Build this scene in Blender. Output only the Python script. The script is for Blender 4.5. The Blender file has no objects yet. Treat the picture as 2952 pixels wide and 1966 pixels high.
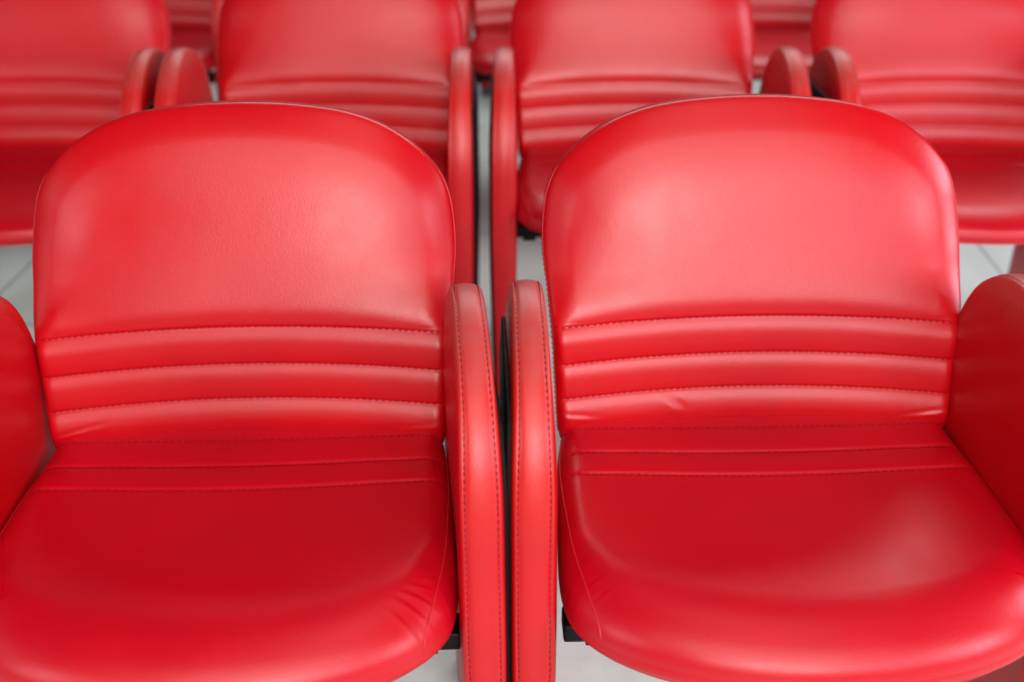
import bpy, math, random
import numpy as np
from mathutils import Vector, Matrix

S = bpy.context.scene
R = math.radians
COL = S.collection

# ------------------------------------------------------------------ camera, world, lamps, exposure
cam_d = bpy.data.cameras.new("camera")
cam = bpy.data.objects.new("camera", cam_d)
COL.objects.link(cam)
cam_d.sensor_width = 36.0
cam_d.lens = 42.0
cam.location = (0, 0, 1.17)
cam.rotation_euler = (R(90 - 26.75), 0, R(-0.3))
cam_d.clip_start = 0.02
cam_d.clip_end = 200
cam_d.dof.use_dof = True
cam_d.dof.focus_distance = 1.34
cam_d.dof.aperture_fstop = 3.2
S.camera = cam

W = bpy.data.worlds.new("World")
S.world = W
W.use_nodes = True
W.node_tree.nodes["Background"].inputs[0].default_value = (0.95, 0.98, 1.0, 1)
W.node_tree.nodes["Background"].inputs[1].default_value = 0.03


def area(name, loc, target, sx, sy, energy, color):
    d = bpy.data.lights.new(name, 'AREA')
    d.shape = 'RECTANGLE'
    d.size, d.size_y = sx, sy
    d.energy = energy
    d.color = color
    o = bpy.data.objects.new(name, d)
    COL.objects.link(o)
    o.location = loc
    v = Vector(target) - Vector(loc)
    o.rotation_euler = v.to_track_quat('-Z', 'Y').to_euler()
    return o


# windows and ceiling fittings of the waiting hall, at room distance
area("window_light_behind", (0.35, -3.4, 2.40), (0.35, 1.6, 2.40), 1.2, 1.5, 168, (1.0, 0.95, 0.93))
area("window_light_behind_right", (2.6, -3.4, 2.5), (2.6, 1.6, 2.5), 2.0, 1.8, 85, (1.0, 0.86, 0.99))
area("window_light_behind_left", (-3.2, -1.25, 1.8), (0.0, 1.5, 0.7), 0.8, 1.3, 34, (1.0, 0.95, 0.97))
area("window_light_front_right", (3.3, -0.7, 1.6), (0.6, 1.7, 0.6), 1.2, 1.3, 74, (1.0, 0.88, 0.99))
area("window_light_right", (3.6, 1.9, 1.5), (0.3, 1.6, 0.6), 1.2, 1.2, 56, (0.92, 0.85, 1.0))
area("window_light_left", (-3.6, 0.8, 1.7), (-0.2, 1.4, 0.6), 1.0, 1.2, 6, (1.0, 0.96, 0.95))
area("ceiling_light", (0.5, 0.8, 3.2), (0.5, 1.2, 0), 1.2, 1.8, 10, (1.0, 0.98, 0.95))
area("ceiling_light_front", (0.4, -1.6, 3.3), (0.4, 1.0, 0.7), 3.4, 1.7, 84, (1.0, 0.94, 0.88))
area("ceiling_light_far", (0.6, 5.0, 3.0), (0.6, 2.5, 0.4), 4.0, 1.2, 90, (0.97, 0.99, 1.0))

S.view_settings.view_transform = 'Standard'
S.view_settings.look = 'None'
S.view_settings.exposure = -0.14
S.view_settings.gamma = 1.0
S.view_settings.use_curve_mapping = False


# ------------------------------------------------------------------ materials
class NT:
    def __init__(self, name):
        self.m = bpy.data.materials.new(name)
        self.m.use_nodes = True
        self.t = self.m.node_tree
        self.b = self.t.nodes["Principled BSDF"]

    def n(self, typ, **kw):
        nd = self.t.nodes.new(typ)
        for k, v in kw.items():
            if isinstance(k, str) and hasattr(nd, k):
                setattr(nd, k, v)
        return nd

    def l(self, a, b):
        self.t.links.new(a, b)

    def math(self, op, a, b=None, clamp=False):
        nd = self.n('ShaderNodeMath', operation=op)
        nd.use_clamp = clamp
        for i, v in enumerate((a, b)):
            if v is None:
                continue
            if isinstance(v, (int, float)):
                nd.inputs[i].default_value = v
            else:
                self.l(v, nd.inputs[i])
        return nd.outputs[0]

    def noise(self, vec, scale, detail=3, rough=0.5, dist=0.0):
        nd = self.n('ShaderNodeTexNoise')
        nd.inputs['Scale'].default_value = scale
        nd.inputs['Detail'].default_value = detail
        nd.inputs['Roughness'].default_value = rough
        nd.inputs['Distortion'].default_value = dist
        self.l(vec, nd.inputs['Vector'])
        return nd.outputs['Fac']

    def mapr(self, v, a, b, c=0.0, d=1.0, smooth=True):
        nd = self.n('ShaderNodeMapRange')
        if smooth:
            nd.interpolation_type = 'SMOOTHSTEP'
        self.l(v, nd.inputs[0])
        for i, x in enumerate((a, b, c, d)):
            nd.inputs[i + 1].default_value = x
        return nd.outputs[0]

    def mix(self, fac, a, b):
        nd = self.n('ShaderNodeMix', data_type='RGBA')
        if isinstance(fac, (int, float)):
            nd.inputs[0].default_value = fac
        else:
            self.l(fac, nd.inputs[0])
        for i, v in ((6, a), (7, b)):
            if isinstance(v, tuple):
                nd.inputs[i].default_value = (*v, 1)
            else:
                self.l(v, nd.inputs[i])
        return nd.outputs[2]


def leather(name, base, alt, worn=False, stretch=(1, 1, 0.45), rough=0.43, grain=1.0):
    k = NT(name)
    tc = k.n('ShaderNodeTexCoord')
    obj = tc.outputs['Object']
    mp = k.n('ShaderNodeMapping')
    mp.inputs['Scale'].default_value = stretch
    k.l(obj, mp.inputs['Vector'])
    v = mp.outputs[0]
    fine = k.noise(v, 540, 3, 0.6, 1.2)
    vor = k.n('ShaderNodeTexVoronoi')
    vor.feature = 'F1'
    vor.inputs['Scale'].default_value = 680
    k.l(v, vor.inputs['Vector'])
    mid = k.noise(obj, 26, 3, 0.55)
    big = k.noise(obj, 7, 2, 0.5)
    amp = k.mapr(mid, 0.3, 0.7, 0.65, 1.0)
    h1 = k.math('ADD', k.math('MULTIPLY', fine, 0.8), k.math('MULTIPLY', vor.outputs['Distance'], 0.5))
    h = k.math('MULTIPLY', h1, amp)
    b1 = k.n('ShaderNodeBump')
    b1.inputs['Strength'].default_value = 0.11 * grain
    b1.inputs['Distance'].default_value = 0.0016
    k.l(h, b1.inputs['Height'])
    k.l(b1.outputs[0], k.b.inputs['Normal'])
    c = k.mix(k.mapr(big, 0.35, 0.65), base, alt)
    ro = k.mapr(mid, 0.3, 0.7, rough - 0.012, rough + 0.015)
    if worn:
        sx = k.n('ShaderNodeSeparateXYZ')
        k.l(obj, sx.inputs[0])
        z = k.math('ADD', sx.outputs[2], k.math('MULTIPLY', k.math('SUBTRACT', big, 0.5), 0.09))
        strip = k.mapr(k.math('ABSOLUTE', sx.outputs[0]), 0.0185, 0.0212, 1.0, 0.0)
        orange = k.math('MULTIPLY', k.mapr(z, 0.43, 0.53), strip)
        c = k.mix(k.math('MULTIPLY', orange, 0.8), c, (0.53, 0.012, 0.008))
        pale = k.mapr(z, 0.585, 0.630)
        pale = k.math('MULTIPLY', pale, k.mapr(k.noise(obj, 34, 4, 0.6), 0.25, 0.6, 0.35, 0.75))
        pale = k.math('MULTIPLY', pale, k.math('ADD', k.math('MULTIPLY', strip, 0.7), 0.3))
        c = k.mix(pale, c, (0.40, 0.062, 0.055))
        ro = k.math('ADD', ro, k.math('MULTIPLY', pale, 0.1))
    k.l(c, k.b.inputs['Base Color'])
    k.l(ro, k.b.inputs['Roughness'])
    k.b.inputs['Specular IOR Level'].default_value = 0.47
    return k.m


RED = leather("red_leatherette", (0.50, 0.0010, 0.005), (0.47, 0.0008, 0.006), rough=0.335)
RED_SEAT = leather("red_leatherette_seat", (0.50, 0.0005, 0.008), (0.47, 0.0005, 0.010), stretch=(1, 0.45, 1), rough=0.35, grain=1.2)
RED_ARM = leather("red_leatherette_arm", (0.50, 0.0010, 0.005), (0.47, 0.0010, 0.006), worn=True, rough=0.35, grain=1.3)


def plain(name, col, rough, spec=0.5, noise=0.0):
    k = NT(name)
    if noise:
        tc = k.n('ShaderNodeTexCoord')
        f = k.noise(tc.outputs['Object'], 60, 4, 0.6)
        k.l(k.mix(f, tuple(c * (1 - noise) for c in col), tuple(min(1, c * (1 + noise)) for c in col)), k.b.inputs['Base Color'])
        k.l(k.mapr(f, 0.3, 0.7, rough - 0.06, rough + 0.08), k.b.inputs['Roughness'])
    else:
        k.b.inputs['Base Color'].default_value = (*col, 1)
        k.b.inputs['Roughness'].default_value = rough
    k.b.inputs['Specular IOR Level'].default_value = spec
    return k.m


THREAD = plain("red_thread", (0.30, 0.004, 0.012), 0.7, 0.1)
THREAD_DARK = plain("dark_thread", (0.14, 0.006, 0.020), 0.7, 0.1)
PIPING = plain("red_piping", (0.55, 0.008, 0.016), 0.45, 0.5, 0.08)
BLACK = plain("black_metal", (0.004, 0.004, 0.005), 0.5, 0.2, 0.3)
GAP_SHADE = plain("gap_shade_black", (0.007, 0.005, 0.005), 0.6, 0.15, 0.25)  # near-black that paints the shade on the outer arm faces
TEAL = plain("teal_plastic", (0.012, 0.16, 0.25), 0.4, 0.5, 0.15)


def floor_mat():
    k = NT("floor_tiles")
    tc = k.n('ShaderNodeTexCoord')
    mp = k.n('ShaderNodeMapping')
    mp.inputs['Rotation'].default_value = (0, 0, R(3))
    mp.inputs['Location'].default_value = (0.13, 0.05, 0)
    k.l(tc.outputs['Object'], mp.inputs['Vector'])
    br = k.n('ShaderNodeTexBrick')
    br.offset = 0.0
    br.inputs['Scale'].default_value = 1.0
    br.inputs['Brick Width'].default_value = 0.6
    br.inputs['Row Height'].default_value = 0.6
    br.inputs['Mortar Size'].default_value = 0.0035
    br.inputs['Mortar Smooth'].default_value = 0.3
    br.inputs['Color1'].default_value = (0.70, 0.79, 0.74, 1)
    br.inputs['Color2'].default_value = (0.64, 0.73, 0.68, 1)
    br.inputs['Mortar'].default_value = (0.27, 0.26, 0.25, 1)
    k.l(mp.outputs[0], br.inputs['Vector'])
    n1 = k.noise(tc.outputs['Object'], 5, 5, 0.6)
    n2 = k.noise(tc.outputs['Object'], 60, 4, 0.6)
    c = k.mix(k.mapr(n1, 0.35, 0.75, 0.0, 0.35), br.outputs['Color'], (0.50, 0.50, 0.45))
    c = k.mix(k.mapr(n2, 0.5, 0.8, 0.0, 0.2), c, (0.40, 0.39, 0.37))
    k.l(c, k.b.inputs['Base Color'])
    k.l(k.mapr(n1, 0.3, 0.7, 0.26, 0.42), k.b.inputs['Roughness'])
    bp = k.n('ShaderNodeBump')
    bp.inputs['Strength'].default_value = 0.4
    bp.inputs['Distance'].default_value = 0.002
    bp.invert = True
    k.l(br.outputs['Fac'], bp.inputs['Height'])
    k.l(bp.outputs[0], k.b.inputs['Normal'])
    return k.m


# ------------------------------------------------------------------ mesh collector
DROP = 0.03  # the chair parts are drawn 3 cm above the floor datum


class MB:
    def __init__(self):
        self.v, self.f, self.mi, self.nv = [], [], [], 0

    def add(self, verts, faces, mat=0):
        verts = np.asarray(verts, float).reshape(-1, 3)
        self.v.append(verts)
        for f in faces:
            self.f.append(tuple(int(i) + self.nv for i in f))
            self.mi.append(mat)
        self.nv += len(verts)

    def grid(self, P, mat=0, flip=False, close_v=False):
        """P: (rows, cols, 3) grid of points"""
        n, m = P.shape[:2]
        fs = []
        mm = m if close_v else m - 1
        for i in range(n - 1):
            for j in range(mm):
                a, b = i * m + j, i * m + (j + 1) % m
                c, d = (i + 1) * m + (j + 1) % m, (i + 1) * m + j
                fs.append((a, d, c, b) if flip else (a, b, c, d))
        self.add(P.reshape(-1, 3), fs, mat)

    def box(self, lo, hi, mat=0, bev=0.0):
        x0, y0, z0 = lo
        x1, y1, z1 = hi
        if bev <= 0:
            v = [(x0, y0, z0), (x1, y0, z0), (x1, y1, z0), (x0, y1, z0), (x0, y0, z1), (x1, y0, z1), (x1, y1, z1), (x0, y1, z1)]
            f = [(0, 3, 2, 1), (4, 5, 6, 7), (0, 1, 5, 4), (1, 2, 6, 5), (2, 3, 7, 6), (3, 0, 4, 7)]
            self.add(v, f, mat)
            return
        import bmesh
        bm = bmesh.new()
        bmesh.ops.create_cube(bm, size=1)
        for q in bm.verts:
            q.co = Vector(((x0 + x1) / 2 + q.co.x * (x1 - x0), (y0 + y1) / 2 + q.co.y * (y1 - y0), (z0 + z1) / 2 + q.co.z * (z1 - z0)))
        bmesh.ops.bevel(bm, geom=bm.edges[:], offset=bev, segments=2, affect='EDGES', profile=0.6)
        bm.verts.index_update()
        self.add([q.co[:] for q in bm.verts], [[q.index for q in f.verts] for f in bm.faces], mat)
        bm.free()

    def tube(self, pts, r, mat=0, seg=6, closed=False, cap=True):
        pts = np.asarray(pts, float)
        n = len(pts)
        t = np.gradient(pts, axis=0)
        t /= np.linalg.norm(t, axis=1)[:, None] + 1e-12
        up = np.array([0.31, 0.17, 0.93])
        a = np.cross(t, up)
        a /= np.linalg.norm(a, axis=1)[:, None] + 1e-12
        b = np.cross(t, a)
        rr = np.broadcast_to(np.asarray(r, float), (n,))
        th = np.linspace(0, 2 * np.pi, seg, endpoint=False)
        P = pts[:, None, :] + rr[:, None, None] * (np.cos(th)[None, :, None] * a[:, None, :] + np.sin(th)[None, :, None] * b[:, None, :])
        fs = []
        for i in range(n - 1):
            for j in range(seg):
                k = (j + 1) % seg
                fs.append((i * seg + j, i * seg + k, (i + 1) * seg + k, (i + 1) * seg + j))
        if cap:
            fs.append(tuple(range(seg))[::-1])
            fs.append(tuple((n - 1) * seg + j for j in range(seg)))
        self.add(P.reshape(-1, 3), fs, mat)

    def build(self, name, mats, parent=None, smooth=True, recalc=False):
        me = bpy.data.meshes.new(name)
        v = np.concatenate(self.v) - np.array([0, 0, DROP if parent else 0.0])
        me.from_pydata(v.tolist(), [], self.f)
        for m in mats:
            me.materials.append(m)
        me.polygons.foreach_set("material_index", self.mi)
        me.polygons.foreach_set("use_smooth", [smooth] * len(self.f))
        me.update()
        if recalc:
            import bmesh
            bm = bmesh.new()
            bm.from_mesh(me)
            bmesh.ops.recalc_face_normals(bm, faces=bm.faces)
            bm.to_mesh(me)
            bm.free()
        o = bpy.data.objects.new(name, me)
        COL.objects.link(o)
        if parent:
            o.parent = parent
        return o


def resample(pts, step):
    pts = np.asarray(pts, float)
    d = np.linalg.norm(np.diff(pts, axis=0), axis=1)
    s = np.concatenate([[0], np.cumsum(d)])
    n = max(2, int(round(s[-1] / step)) + 1)
    q = np.linspace(0, s[-1], n)
    return np.stack([np.interp(q, s, pts[:, k]) for k in range(pts.shape[1])], 1)


def catmull(pts, per=16, closed=False):
    pts = np.asarray(pts, float)
    n = len(pts)
    out = []
    rng = range(n) if closed else range(n - 1)
    for i in rng:
        if closed:
            p0, p1, p2, p3 = pts[(i - 1) % n], pts[i], pts[(i + 1) % n], pts[(i + 2) % n]
        else:
            p1, p2 = pts[i], pts[i + 1]
            p0 = pts[i - 1] if i > 0 else 2 * p1 - p2
            p3 = pts[i + 2] if i + 2 < n else 2 * p2 - p1
        # centripetal
        t0 = 0.0
        t1 = t0 + max(1e-6, np.linalg.norm(p1 - p0)) ** 0.5
        t2 = t1 + max(1e-6, np.linalg.norm(p2 - p1)) ** 0.5
        t3 = t2 + max(1e-6, np.linalg.norm(p3 - p2)) ** 0.5
        for t in np.linspace(t1, t2, per, endpoint=False):
            A1 = (t1 - t) / (t1 - t0) * p0 + (t - t0) / (t1 - t0) * p1
            A2 = (t2 - t) / (t2 - t1) * p1 + (t - t1) / (t2 - t1) * p2
            A3 = (t3 - t) / (t3 - t2) * p2 + (t - t2) / (t3 - t2) * p3
            B1 = (t2 - t) / (t2 - t0) * A1 + (t - t0) / (t2 - t0) * A2
            B2 = (t3 - t) / (t3 - t1) * A2 + (t - t1) / (t3 - t1) * A3
            out.append((t2 - t) / (t2 - t1) * B1 + (t - t1) / (t2 - t1) * B2)
    if not closed:
        out.append(pts[-1])
    return np.array(out)


def dist_to_poly(X, Z, poly):
    """distance of each (X,Z) to the closed polyline"""
    P = np.stack([X.ravel(), Z.ravel()], 1)
    A = poly
    B = np.roll(poly, -1, axis=0)
    best = np.full(len(P), 1e9)
    for a, b in zip(A, B):
        ab = b - a
        L = (ab ** 2).sum()
        if L < 1e-14:
            continue
        t = np.clip(((P - a) @ ab) / L, 0, 1)
        d = ((P - a - t[:, None] * ab) ** 2).sum(1)
        best = np.minimum(best, d)
    return np.sqrt(best).reshape(X.shape)


def sstep(a, b, x):
    t = np.clip((x - a) / (b - a), 0, 1)
    return t * t * (3 - 2 * t)


def bil(G, rows, cols, z, u):
    """sample grid G (rows x cols x 3) at row value z and column parameter u"""
    i = np.interp(z, rows, np.arange(len(rows)))
    j = np.interp(u, cols, np.arange(len(cols)))
    i0 = np.clip(i.astype(int), 0, len(rows) - 2)
    j0 = np.clip(j.astype(int), 0, len(cols) - 2)
    fi, fj = (i - i0)[:, None], (j - j0)[:, None]
    return (G[i0, j0] * (1 - fi) * (1 - fj) + G[i0 + 1, j0] * fi * (1 - fj) + G[i0, j0 + 1] * (1 - fi) * fj + G[i0 + 1, j0 + 1] * fi * fj)


def stitches(mb, path, out, length, gap, r, mat, rng, lift=0.0003):
    """row of thread stitches along a path; out = outward direction (3,) or per point"""
    fine = resample(path, 0.0006)
    n = len(fine)
    per = max(2, int(round((length + gap) / 0.0006)))
    ln = max(1, int(round(length / 0.0006)))
    if isinstance(out, np.ndarray) and out.ndim == 2:
        s0 = np.linspace(0, 1, len(out))
        s1 = np.linspace(0, 1, n)
        O = np.stack([np.interp(s1, s0, out[:, k]) for k in range(3)], 1)
    else:
        O = np.tile(np.asarray(out, float), (n, 1))
    i = 0
    while i + ln < n:
        ids = np.linspace(i, i + ln, 5).astype(int)
        arch = np.array([-0.6, 0.6, 1.0, 0.6, -0.6]) * r + lift
        p = fine[ids] + O[ids] * arch[:, None]
        mb.tube(p, [r * 0.7, r, r, r, r * 0.7], mat, 5)
        i += per + rng.choice((0, 0, 0, 1, -1))


# ------------------------------------------------------------------ chair parts (chair frame: x across, -y to the front, z up)
BACK_Z0, BACK_Z1 = 0.385, 0.8145
BACK_HALF = [(0.385, 0.212), (0.43, 0.232), (0.46, 0.2355), (0.50, 0.2375), (0.55, 0.2405), (0.60, 0.245), (0.648, 0.250), (0.694, 0.2465), (0.716, 0.2405), (0.736, 0.230),
             (0.764, 0.2035), (0.787, 0.168), (0.803, 0.123), (0.812, 0.062), (0.8145, 0.0)]
SEAMS = [0.4505, 0.4915, 0.533, 0.5775]


def back_center(z):
    s = (z - 0.447) / 0.373
    # the lumbar part stands more upright than the headrest
    return 0.221 + 0.139 * s + 0.0105 * (1 - sstep(0.40, 0.60, z)) * 1.0 - 0.0075 * np.exp(-((z - 0.585) / 0.055) ** 2)


def make_backrest(hi, folds, parent, rng, wide):
    right = np.array([(w * wide, z) for z, w in BACK_HALF])
    left = right[:-1][::-1] * np.array([-1, 1])
    upper = catmull(np.concatenate([right, left]), 14)
    poly = upper  # closed by the straight bottom edge
    half = upper[: (len(upper) + 1) // 2]
    zs_h, ws_h = half[:, 1], half[:, 0]
    o = np.argsort(zs_h)
    zs_h, ws_h = zs_h[o], ws_h[o]
    nr1, nr2, nc = (190, 120, 150) if hi else (80, 46, 60)
    rows_a = np.linspace(BACK_Z0, 0.60, nr1)
    q = np.linspace(0, 1, nr2 + 1)[1:]
    rows_b = 0.60 + (BACK_Z1 - 0.60) * np.sin(q * np.pi / 2)
    rows = np.concatenate([rows_a, rows_b])
    w = np.interp(rows, zs_h, ws_h)
    w[-1] = 0.004
    # near the pole follow the crown parabola
    u = np.sin(np.linspace(-1, 1, nc) * np.pi / 2) * 0.65 + np.linspace(-1, 1, nc) * 0.35
    X = w[:, None] * u[None, :]
    Z = np.repeat(rows[:, None], nc, 1)
    D = dist_to_poly(X, Z, poly[:: (1 if hi else 2)])
    edge = np.zeros_like(D)
    edge[:, 0] = edge[:, -1] = 1
    D[:, 0] = D[:, -1] = 0
    D[-1, :] = 0
    # pad depth and edge roll
    T = 0.013 + 0.011 * sstep(0.555, 0.66, Z)
    Rr = 0.016 + 0.074 * sstep(0.555, 0.68, Z)
    tt = np.clip(D / Rr, 0, 1)
    F = T * np.sqrt(np.clip(1 - (1 - tt) ** 2.05, 0, 1))
    inside = sstep(0.0, 0.035, D)
    # headrest fullness
    F += 0.006 * np.sin(np.pi * np.clip((Z - 0.575) / (0.8145 - 0.575), 0, 1)) ** 0.8
    # the pad is crowned from side to side
    F -= 0.021 * (np.abs(X) / 0.25) ** 3.2 * sstep(0.55, 0.63, Z)
    # below the lowest seam the cover turns in under the seat
    F -= 0.012 * (1 - sstep(SEAMS[0] - 0.022, SEAMS[0] + 0.001, Z + 0.007 * (X / 0.22) ** 2))
    # quilted ribs between the seams
    curve = -0.007 * (X / 0.22) ** 2
    Zs = Z - curve
    for a, b in zip(SEAMS[:-1], SEAMS[1:]):
        t = np.clip((Zs - a) / (b - a), 0, 1)
        puff = 1 - np.abs(2 * t - 1) ** 2.05
        # fuller towards the upper seam, as the padding folds over it
        F += (0.0034 if hi else 0.0024) * puff * (0.75 + 0.5 * t) * sstep(0.0, 0.008, D)
    for z0 in SEAMS:
        F -= 0.0010 * np.exp(-((Zs - z0) / 0.0015) ** 2) * sstep(0.0, 0.012, D)
    # the pad over the top seam swells quickly
    F += 0.0038 * (1 - np.clip((0.605 - Zs) / 0.03, 0, 1) ** 2.2) * inside
    # the lowest band tucks under towards the seat
    F -= 0.0055 * (1 - np.clip((Zs - SEAMS[0] + 0.002) / 0.022, 0, 1)) ** 1.8 * (Z > SEAMS[0] - 0.02)
    # folds in the cover
    for (fx, fz, ang, ln, wd, am) in folds:
        dx, dz = X - fx, Z - fz
        c, s = math.cos(ang), math.sin(ang)
        al, ac = dx * c + dz * s, -dx * s + dz * c
        F += am * np.exp(-(al / ln) ** 2) * (np.exp(-(ac / wd) ** 2) - 0.8 * np.exp(-((ac - 1.7 * wd) / wd) ** 2))
    # gentle hollow across the lumbar
    hollow = 0.010 * (X / 0.22) ** 2 * (1 - sstep(0.60, 0.70, Z))
    base = back_center(Z) + T
    Yf = base - F - hollow
    front = np.stack([X, Yf, Z], 2)
    G = 0.034 * sstep(0, 1, np.ones_like(D))
    shrink = 0.985
    gus = np.stack([X * shrink, base + 0.036 - hollow, Z - 0.010 * sstep(0.68, 0.80, Z)], 2)
    tb = np.clip(D / 0.03, 0, 1)
    rear = gus.copy()
    rear[:, :, 1] += 0.014 * np.sqrt(np.clip(1 - (1 - tb) ** 2, 0, 1))
    mb = MB()
    mb.grid(front, 0, flip=False)
    mb.grid(rear, 0, flip=True)

    def border(P):
        return np.concatenate([P[:, 0], P[-1, 1:], P[::-1, -1][1:], P[0, ::-1][1:-1]])
    bf, br = border(front), border(rear)
    mid = (bf + br) / 2
    ctr = np.array([0, 0, 0.6])
    dirn = mid - ctr
    dirn[:, 1] = 0
    dirn /= np.linalg.norm(dirn, axis=1)[:, None]
    mid += dirn * 0.0025
    mb.grid(np.stack([bf, mid, br]), 0, flip=True, close_v=True)
    # stitching along the seams
    if hi:
        ucol = u
        for z0, rr in zip(SEAMS[1:] , (0.0006, 0.0006, 0.0006)):
            uu = np.linspace(-0.985, 0.985, 120)
            ww = np.interp(z0, zs_h, ws_h)
            zz = z0 - 0.007 * (uu * ww / 0.22) ** 2
            p = bil(front, rows, ucol, zz, uu)
            stitches(mb, p, (0, -1, 0), 0.0050, 0.0030, rr, 1, rng, 0.0001)
        # edge seam thread: a light line a little behind the silhouette on both sides
        for sgn in (-1, 1):
            zz = np.linspace(0.43, 0.732, 90)
            p = bil(front, rows, ucol, zz, np.full(90, 0.9999 * sgn))
            q_ = p + np.array([0.0006 * sgn, 0.010, 0])
            stitches(mb, q_, (sgn, 0, 0), 0.0046, 0.0022, 0.0004, 1, rng, 0.0007)
    ob = mb.build("backrest", [RED, THREAD], parent, recalc=False)
    # piping along both side edges
    for sgn in (-1, 1):
        pm = MB()
        zz = np.linspace(0.425, 0.735, 80)
        p = bil(front, rows, u, zz, np.full(80, 1.0 * sgn))
        p[:, 1] += 0.0015
        pm.tube(p, np.concatenate([np.linspace(0.0006, 0.0012, 6), np.full(68, 0.0012), np.linspace(0.0012, 0.0006, 6)]), 0, 8)
        pm.build("piping", [PIPING], ob)
    return ob


SEAT_HALF = [(0.285, 0.214), (0.26, 0.223), (0.215, 0.2315), (0.17, 0.237), (0.12, 0.2405), (0.05, 0.243), (-0.01, 0.245), (-0.045, 0.2425), (-0.078, 0.234),
             (-0.107, 0.215), (-0.132, 0.184), (-0.153, 0.142), (-0.167, 0.095), (-0.175, 0.047), (-0.178, 0.0)]
SEAT_TOP = 0.447


def make_seat(hi, folds, parent, rng, wide, thick):
    right = np.array([(w * wide, y) for y, w in SEAT_HALF])
    left = right[:-1][::-1] * np.array([-1, 1])
    outl = catmull(np.concatenate([right, left]), 14)
    half = outl[: (len(outl) + 1) // 2]
    o = np.argsort(half[:, 1])
    ys_h, ws_h = half[o, 1], half[o, 0]
    nr1, nr2, nc = (130, 140, 150) if hi else (56, 54, 60)
    q = np.linspace(0, 1, nr2 + 1)[1:][::-1]
    rows = np.concatenate([-0.01 - 0.168 * np.sin(q * np.pi / 2), np.linspace(-0.01, 0.285, nr1)])
    w = np.interp(rows, ys_h, ws_h)
    w[0] = 0.004
    u = np.sin(np.linspace(-1, 1, nc) * np.pi / 2) * 0.65 + np.linspace(-1, 1, nc) * 0.35
    X = w[:, None] * u[None, :]
    Y = np.repeat(rows[:, None], nc, 1)
    D = dist_to_poly(X, Y, outl[:: (1 if hi else 2)])
    D[:, 0] = D[:, -1] = 0
    D[0, :] = 0
    fr = 1 - sstep(-0.10, 0.03, Y)
    T = 0.030 + (thick - 0.048) * fr
    Rr = 0.030 + 0.052 * fr
    T = np.minimum(T, thick - 0.010)
    tt = np.clip(D / Rr, 0, 1)
    H = T * np.sqrt(np.clip(1 - (1 - tt) ** 2.1, 0, 1))
    inside = sstep(0.0, 0.05, D)
    top = SEAT_TOP - 0.002 + 0.006 * np.clip((Y - 0.165) / 0.06, 0, 1.2) ** 2 + 0.003 * np.exp(-((Y + 0.04) / 0.09) ** 2) * inside
    dish = -0.005 * np.exp(-((Y - 0.08) / 0.10) ** 2 - (X / 0.15) ** 2)
    Zt = top - T + H + dish * inside
    seams = (0.168, 0.122)
    cur = 0.004 * (X / 0.22) ** 2
    bnd = (0.214,) + seams
    for a, b in zip(bnd[:-1], bnd[1:]):
        t = np.clip((Y - cur - b) / (a - b), 0, 1)
        Zt += 0.0026 * np.clip(4 * t * (1 - t), 0, 1) ** 0.6 * inside
    for y0 in seams:
        Zt -= 0.0016 * np.exp(-((Y - cur - y0) / 0.0022) ** 2) * sstep(0, 0.02, D)
    Zt += 0.002 * sstep(-0.02, -0.03, -(Y + 0.0)) * 0
    for (fx, fy, ang, ln, wd, am) in folds:
        dx, dy = X - fx, Y - fy
        c, s = math.cos(ang), math.sin(ang)
        al, ac = dx * c + dy * s, -dx * s + dy * c
        Zt += am * np.exp(-(al / ln) ** 2) * (np.exp(-(ac / wd) ** 2) - 0.8 * np.exp(-((ac - 1.7 * wd) / wd) ** 2))
    topg = np.stack([X, Y, Zt], 2)
    # side and front band, then the underside
    zb = SEAT_TOP - thick + 0.010 * sstep(-0.05, 0.12, Y)

    def border(P):
        return np.concatenate([P[:, 0], P[-1, 1:], P[::-1, -1][1:], P[0, ::-1][1:-1]])
    b0 = border(topg)
    bz = border(np.stack([X, Y, zb], 2))
    cx = b0.copy()
    cx[:, 2] = 0
    nrm = cx - np.array([0, 0.06, 0])
    nrm /= np.linalg.norm(nrm, axis=1)[:, None]
    rings = [b0]
    for f, off in ((0.25, 0.0015), (0.6, 0.001), (0.85, -0.002), (1.0, -0.007)):
        rg = b0 * (1 - f) + bz * f
        rg[:, :2] = b0[:, :2] + nrm[:, :2] * off
        rings.append(rg)
    und = np.stack([X * 0.965, Y * 0.97, zb - 0.004], 2)
    rings.append(border(und))
    mb = MB()
    mb.grid(topg, 0)
    mb.grid(np.stack(rings), 0, flip=True, close_v=True)
    mb.grid(und, 0, flip=True)
    if hi:
        for y0 in seams:
            uu = np.linspace(-0.985, 0.985, 120)
            ww = np.interp(y0, ys_h, ws_h)
            yy = y0 + 0.004 * (uu * ww / 0.22) ** 2
            p = bil(topg, rows, u, yy, uu)
            stitches(mb, p, (0, 0, 1), 0.0052, 0.0030, 0.00068, 1, rng, 0.0001)
        p = bil(topg, rows, u, np.full(100, 0.2165), np.linspace(-0.97, 0.97, 100))
        stitches(mb, p, (0, 0, 1), 0.0052, 0.0030, 0.0006, 1, rng, 0.0001)
    ob = mb.build("seat", [RED_SEAT, THREAD], parent)
    for sgn in (-1, 1):
        # the side seam runs along the edge and turns down over the front corner
        pm = MB()
        key = np.array([(0.225, 0.995), (0.15, 0.985), (0.08, 0.972), (0.02, 0.957), (-0.03, 0.938), (-0.06, 0.933), (-0.085, 0.945), (-0.101, 0.972), (-0.109, 0.997)])
        k = catmull(key, 10)
        p = bil(topg, rows, u, k[:, 0], k[:, 1] * sgn)
        pm.tube(p + np.array([0, 0, 0.0001]), np.full(len(p), 0.0010), 0, 8)
        pm.build("piping", [PIPING], ob)
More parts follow.
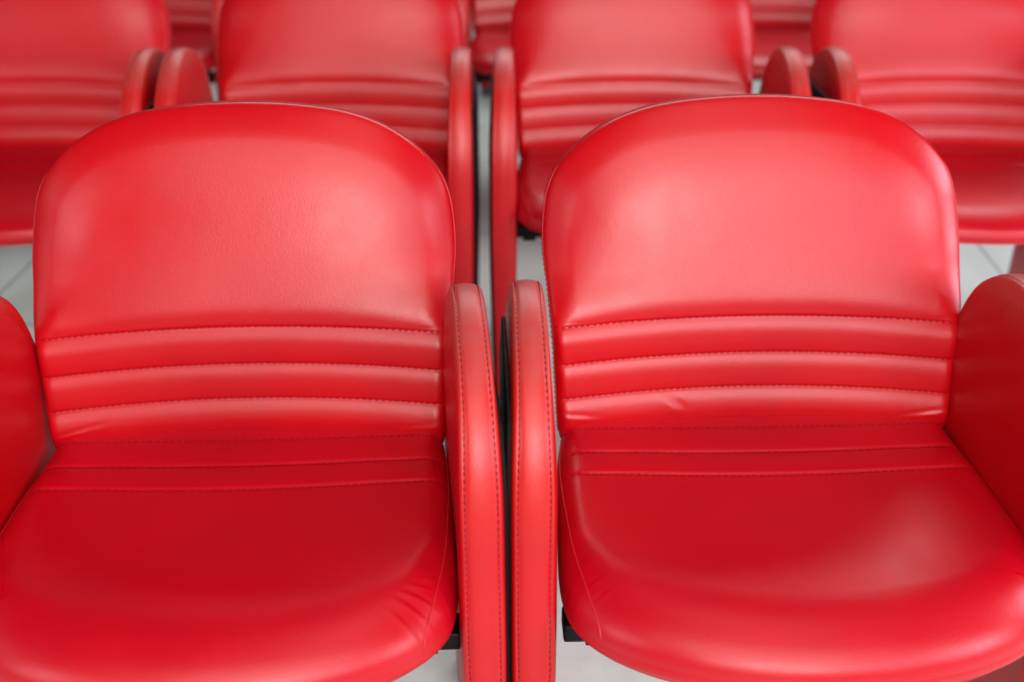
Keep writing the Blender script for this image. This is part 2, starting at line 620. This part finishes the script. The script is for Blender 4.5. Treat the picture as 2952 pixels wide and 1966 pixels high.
    return ob


ARM = [(-0.118, 0.058), (-0.100, 0.18), (-0.080, 0.33), (-0.066, 0.44), (-0.050, 0.53), (-0.020, 0.598), (0.025, 0.645), (0.080, 0.670), (0.135, 0.674), (0.190, 0.658),
       (0.238, 0.620), (0.268, 0.555), (0.282, 0.48), (0.290, 0.40), (0.305, 0.25), (0.320, 0.12)]
ARM_BOTTOM = [(0.322, 0.058), (0.268, 0.058), (0.240, 0.100), (0.20, 0.118), (0.02, 0.118), (-0.03, 0.100), (-0.066, 0.058)]


def offset_outline(poly, d):
    n = len(poly)
    t = np.roll(poly, -1, axis=0) - np.roll(poly, 1, axis=0)
    t /= np.linalg.norm(t, axis=1)[:, None] + 1e-12
    nrm = np.stack([t[:, 1], -t[:, 0]], 1)
    return poly + nrm * d


def arm_outline(hi):
    top = catmull(np.array(ARM), 12 if hi else 6)
    bot = np.array(ARM_BOTTOM)
    bot = resample(bot, 0.012)
    out = np.concatenate([top, bot])
    # path runs front-bottom -> top -> rear -> bottom : clockwise seen from +x
    a = 0.5 * np.sum(out[:, 0] * np.roll(out[:, 1], -1) - np.roll(out[:, 0], -1) * out[:, 1])
    sgn = 1.0 if a > 0 else -1.0
    return out, sgn, len(top)


def taper(z):
    return 0.70 + 0.30 * sstep(0.03, 0.36, z)


def make_armrest(side, hi, parent, rng, toe, root=0.2635):
    """side = -1 left / +1 right of the sitter's chair as seen in the picture; inner face towards the seat"""
    out, sg, ntop = arm_outline(hi)
    hw = 0.0228
    st = hw - 0.0065
    prof = [(-hw, -0.010), (-hw * 0.985, -0.0062), (-hw * 0.93, -0.0028), (-hw * 0.85, -0.0008), (-st - 0.0008, 0.0), (-st, -0.0010), (-st + 0.0010, 0.0003), (-st * 0.6, 0.0017), (0, 0.0024),
            (st * 0.6, 0.0017), (st - 0.0010, 0.0003), (st, -0.0010), (st + 0.0008, 0.0), (hw * 0.85, -0.0008), (hw * 0.93, -0.0028), (hw * 0.985, -0.0062), (hw, -0.010)]
    rings = []
    for x, off in prof:
        p = offset_outline(out, off * sg)
        tp = taper(p[:, 1])
        # the leather pad thins towards the peak of the arm
        pk = 1 - 0.20 * sstep(0.52, 0.67, p[:, 1])
        rings.append(np.stack([x * tp * pk, p[:, 0], p[:, 1]], 1))
    root_x = side * root
    mb = MB()
    G = np.stack(rings)
    mb.grid(G, 0, flip=(sg < 0), close_v=True)
    n = len(out)
    for k, xx in ((0, -1), (len(prof) - 1, 1)):
        # side panel: inner loops slightly domed, then closed
        r0 = G[k]
        p1 = offset_outline(out, -0.022 * sg)
        loop1 = np.stack([xx * (hw + 0.0015) * taper(p1[:, 1]) * (1 - 0.20 * sstep(0.52, 0.67, p1[:, 1])), p1[:, 0], p1[:, 1]], 1)
        mb.grid(np.stack([r0, loop1]), 0, flip=(sg < 0) ^ (xx < 0), close_v=True)
        f = tuple(range(n)) if (xx > 0) ^ (sg < 0) else tuple(range(n))[::-1]
        mb.add(loop1, [f], 0)
    if hi:
        for sx in (-st, st):
            p = offset_outline(out, -0.0006 * sg)[: ntop]
            tp = taper(p[:, 1]) * (1 - 0.20 * sstep(0.52, 0.67, p[:, 1]))
            path = np.stack([sx * tp, p[:, 0], p[:, 1]], 1)
            path[:, 0] += 0.0006 * np.sin(np.linspace(0, 23, len(path)) + sx * 400)
            on = offset_outline(out, 1.0 * sg)[: ntop] - out[: ntop]
            O = np.stack([np.zeros(ntop), on[:, 0], on[:, 1]], 1)
            stitches(mb, path, O, 0.0050, 0.0024, 0.00054, 1, rng, 0.0002)
    ob = mb.build("armrest", [RED_ARM, THREAD_DARK], parent, recalc=True)
    ob.location = (root_x, 0, 0)
    # turn about the rear lower edge so the strip toes a little
    if toe:
        pv = Vector((root_x, 0.28, 0))
        m = Matrix.Translation(pv) @ Matrix.Rotation(R(toe), 4, 'Z') @ Matrix.Translation(-pv) @ Matrix.Translation(Vector((root_x, 0, 0)))
        ob.location = m.to_translation()
        ob.rotation_euler = m.to_euler()
    # black plate on the red outer face, standing in for shade between arms
    pm = MB()
    x0, x1 = side * (hw + 0.0005), side * (hw + 0.0052)
    pr = [(x0, -0.0035), (x0 + side * 0.001, -0.0028), (x1 - side * 0.0015, -0.0028), (x1, -0.0045)]
    rg = []
    for x, off in pr:
        p = offset_outline(out, (off - 0.014) * sg)
        p[:, 1] = np.minimum(p[:, 1], 0.598 + off)
        tp = taper(p[:, 1])
        base = side * hw * tp * (1 - 0.20 * sstep(0.52, 0.67, p[:, 1]))
        rg.append(np.stack([base + (x - side * hw), p[:, 0], p[:, 1]], 1))
    Gp = np.stack(rg)
    pm.grid(Gp, 0, close_v=True)
    pm.add(Gp[-1], [tuple(range(n))], 0)
    pm.add(Gp[0], [tuple(range(n))], 0)
    pl = pm.build("gap_shade_plate", [GAP_SHADE], ob, recalc=True)
    # teal floor glides
    for yy in (-0.088, 0.295):
        fm = MB()
        pts = [(0, yy, 0.030), (0, yy, 0.033), (0, yy, 0.050), (0, yy, 0.066)]
        fm.tube(pts, [0.0135, 0.0155, 0.0155, 0.012], 0, 20)
        fm.build("foot", [TEAL], ob)
    return ob


def make_crossbar(parent, rise):
    mb = MB()
    mb.box((-0.252, -0.040, 0.339), (0.252, -0.004, 0.361), 0, 0.003)
    mb.box((-0.236, 0.175, 0.339), (0.236, 0.205, 0.373), 0, 0.003)
    for sx in (-1, 1):
        # end plates with bolts that carry the bars on the arm panels
        a, b = sorted((sx * 0.2395, sx * 0.2340))
        mb.box((a, 0.030, 0.315), (b, 0.225, 0.366), 0, 0.002)
        a, b = sorted((sx * 0.228, sx * 0.204))
        mb.box((a, -0.036, 0.331), (b, -0.010, 0.3388), 0, 0.0015)
        a, b = sorted((sx * 0.15, sx * 0.12))
        mb.box((a, -0.03, 0.3612), (b, 0.22, 0.384), 0, 0.003)
    mb.v = [q + np.array([0, 0, rise]) for q in mb.v]
    return mb.build("crossbar", [BLACK], parent)


GROUP = "red leatherette chairs in rows"


def make_chair(hi, loc, rz, label, back_folds=(), seat_folds=(), toes=(0, 0), roots=(0.2635, 0.2635), wide=(1, 1), thick=0.066, seed=1):
    rng = random.Random(seed)
    t = bpy.data.objects.new("waiting_chair", None)
    COL.objects.link(t)
    t.empty_display_size = 0.1
    t.location = loc
    t.rotation_euler = (0, 0, R(rz))
    t["label"] = label
    t["category"] = "chair"
    t["group"] = GROUP
    make_backrest(hi, back_folds, t, rng, wide[0])
    make_seat(hi, seat_folds, t, rng, wide[1], thick)
    make_armrest(-1, hi, t, rng, toes[0], roots[0])
    make_armrest(1, hi, t, rng, toes[1], roots[1])
    make_crossbar(t, 0.066 - thick)
    return t


def dup(root, loc, rz, label, roots=(0.2635, 0.2635)):
    r = root.copy()
    COL.objects.link(r)
    r.location = loc
    r.rotation_euler = (0, 0, R(rz))
    r["label"] = label
    for ch in list(root.children):
        c = ch.copy()
        COL.objects.link(c)
        c.parent = r
        if c.name.startswith("armrest"):
            c.location.x = -roots[0] if c.location.x < 0 else roots[1]
        for g in list(ch.children):
            d = g.copy()
            COL.objects.link(d)
            d.parent = c
    return r


# ------------------------------------------------------------------ floor
fm = MB()
fm.box((-14, -10, -0.05), (14, 18, 0.0), 0)
fl = fm.build("floor", [floor_mat()], None, smooth=False)
fl["kind"] = "structure"

# ------------------------------------------------------------------ chairs
make_chair(True, (-0.3025, 1.0125, 0), 2.2,
           "front left red chair, its seat puckered at the front corner",
           back_folds=[(-0.20, 0.458, 0.22, 0.025, 0.0028, 0.0008), (0.205, 0.455, 0.14, 0.025, 0.003, 0.0006)],
           seat_folds=[(0.214, -0.060, 0.10, 0.011, 0.0022, 0.0007), (0.212, -0.074, -0.15, 0.014, 0.0026, 0.0009), (0.210, -0.089, -0.35, 0.017, 0.0030, 0.0011), (0.200, -0.104, -0.55, 0.015, 0.0026, 0.0008),
                       (0.222, -0.046, 0.3, 0.008, 0.0018, 0.0007), (-0.205, -0.07, 0.5, 0.012, 0.003, 0.0009)],
           toes=(0, 3.0), roots=(0.267, 0.2585), wide=(1.012, 1.022), seed=3)
make_chair(True, (0.311, 1.0395, 0), 1.5,
           "front right red chair, with a diagonal crease in its lowest back rib",
           back_folds=[(-0.098, 0.466, -0.8, 0.013, 0.0050, 0.0017), (-0.215, 0.460, -0.12, 0.022, 0.003, 0.0008), (0.21, 0.458, 0.15, 0.025, 0.003, 0.0008)],
           seat_folds=[(-0.222, -0.062, 0.2, 0.008, 0.0020, 0.0005), (-0.216, -0.080, 0.4, 0.009, 0.0022, 0.0005), (0.212, -0.07, -0.2, 0.012, 0.0024, 0.0008)],
           toes=(0, 0), roots=(0.285, 0.2635), wide=(1.030, 1.04), seed=8)
R2Y = 2.140
p2 = make_chair(False, (-0.339, R2Y, 0), 0.0,
                "second-row red chair left of the middle armrest gap, behind the front left chair",
                toes=(0, 0), roots=(0.280, 0.255), thick=0.046, seed=5)
dup(p2, (0.260, R2Y, 0), 0.0, "second-row red chair behind the front right chair, black bar under its seat", (0.2635, 0.278))
dup(p2, (0.878, R2Y, 0), 0.0, "second-row red chair at the right edge of the picture, with pink sheen across its ribs", (0.25, 0.2635))
dup(p2, (-0.939, R2Y, 0), 0.0, "second-row red chair at the left edge of the picture, darkest of its row", (0.2635, 0.258))
R3Y = 3.292
dup(p2, (0.14, R3Y, 0), 0.0, "third-row red chair, its seat corner seen between the middle armrests")
dup(p2, (-1.03, R3Y, 0), 0.0, "third-row red chair glimpsed as dark ribs between the two left second-row chairs")
dup(p2, (0.74, R3Y, 0), 0.0, "third-row red chair glimpsed as ribs between the two right second-row chairs")
dup(p2, (0.1875, 4.425, 0), 0.0, "fourth-row red chair, only one blue-footed leg showing under the third row")
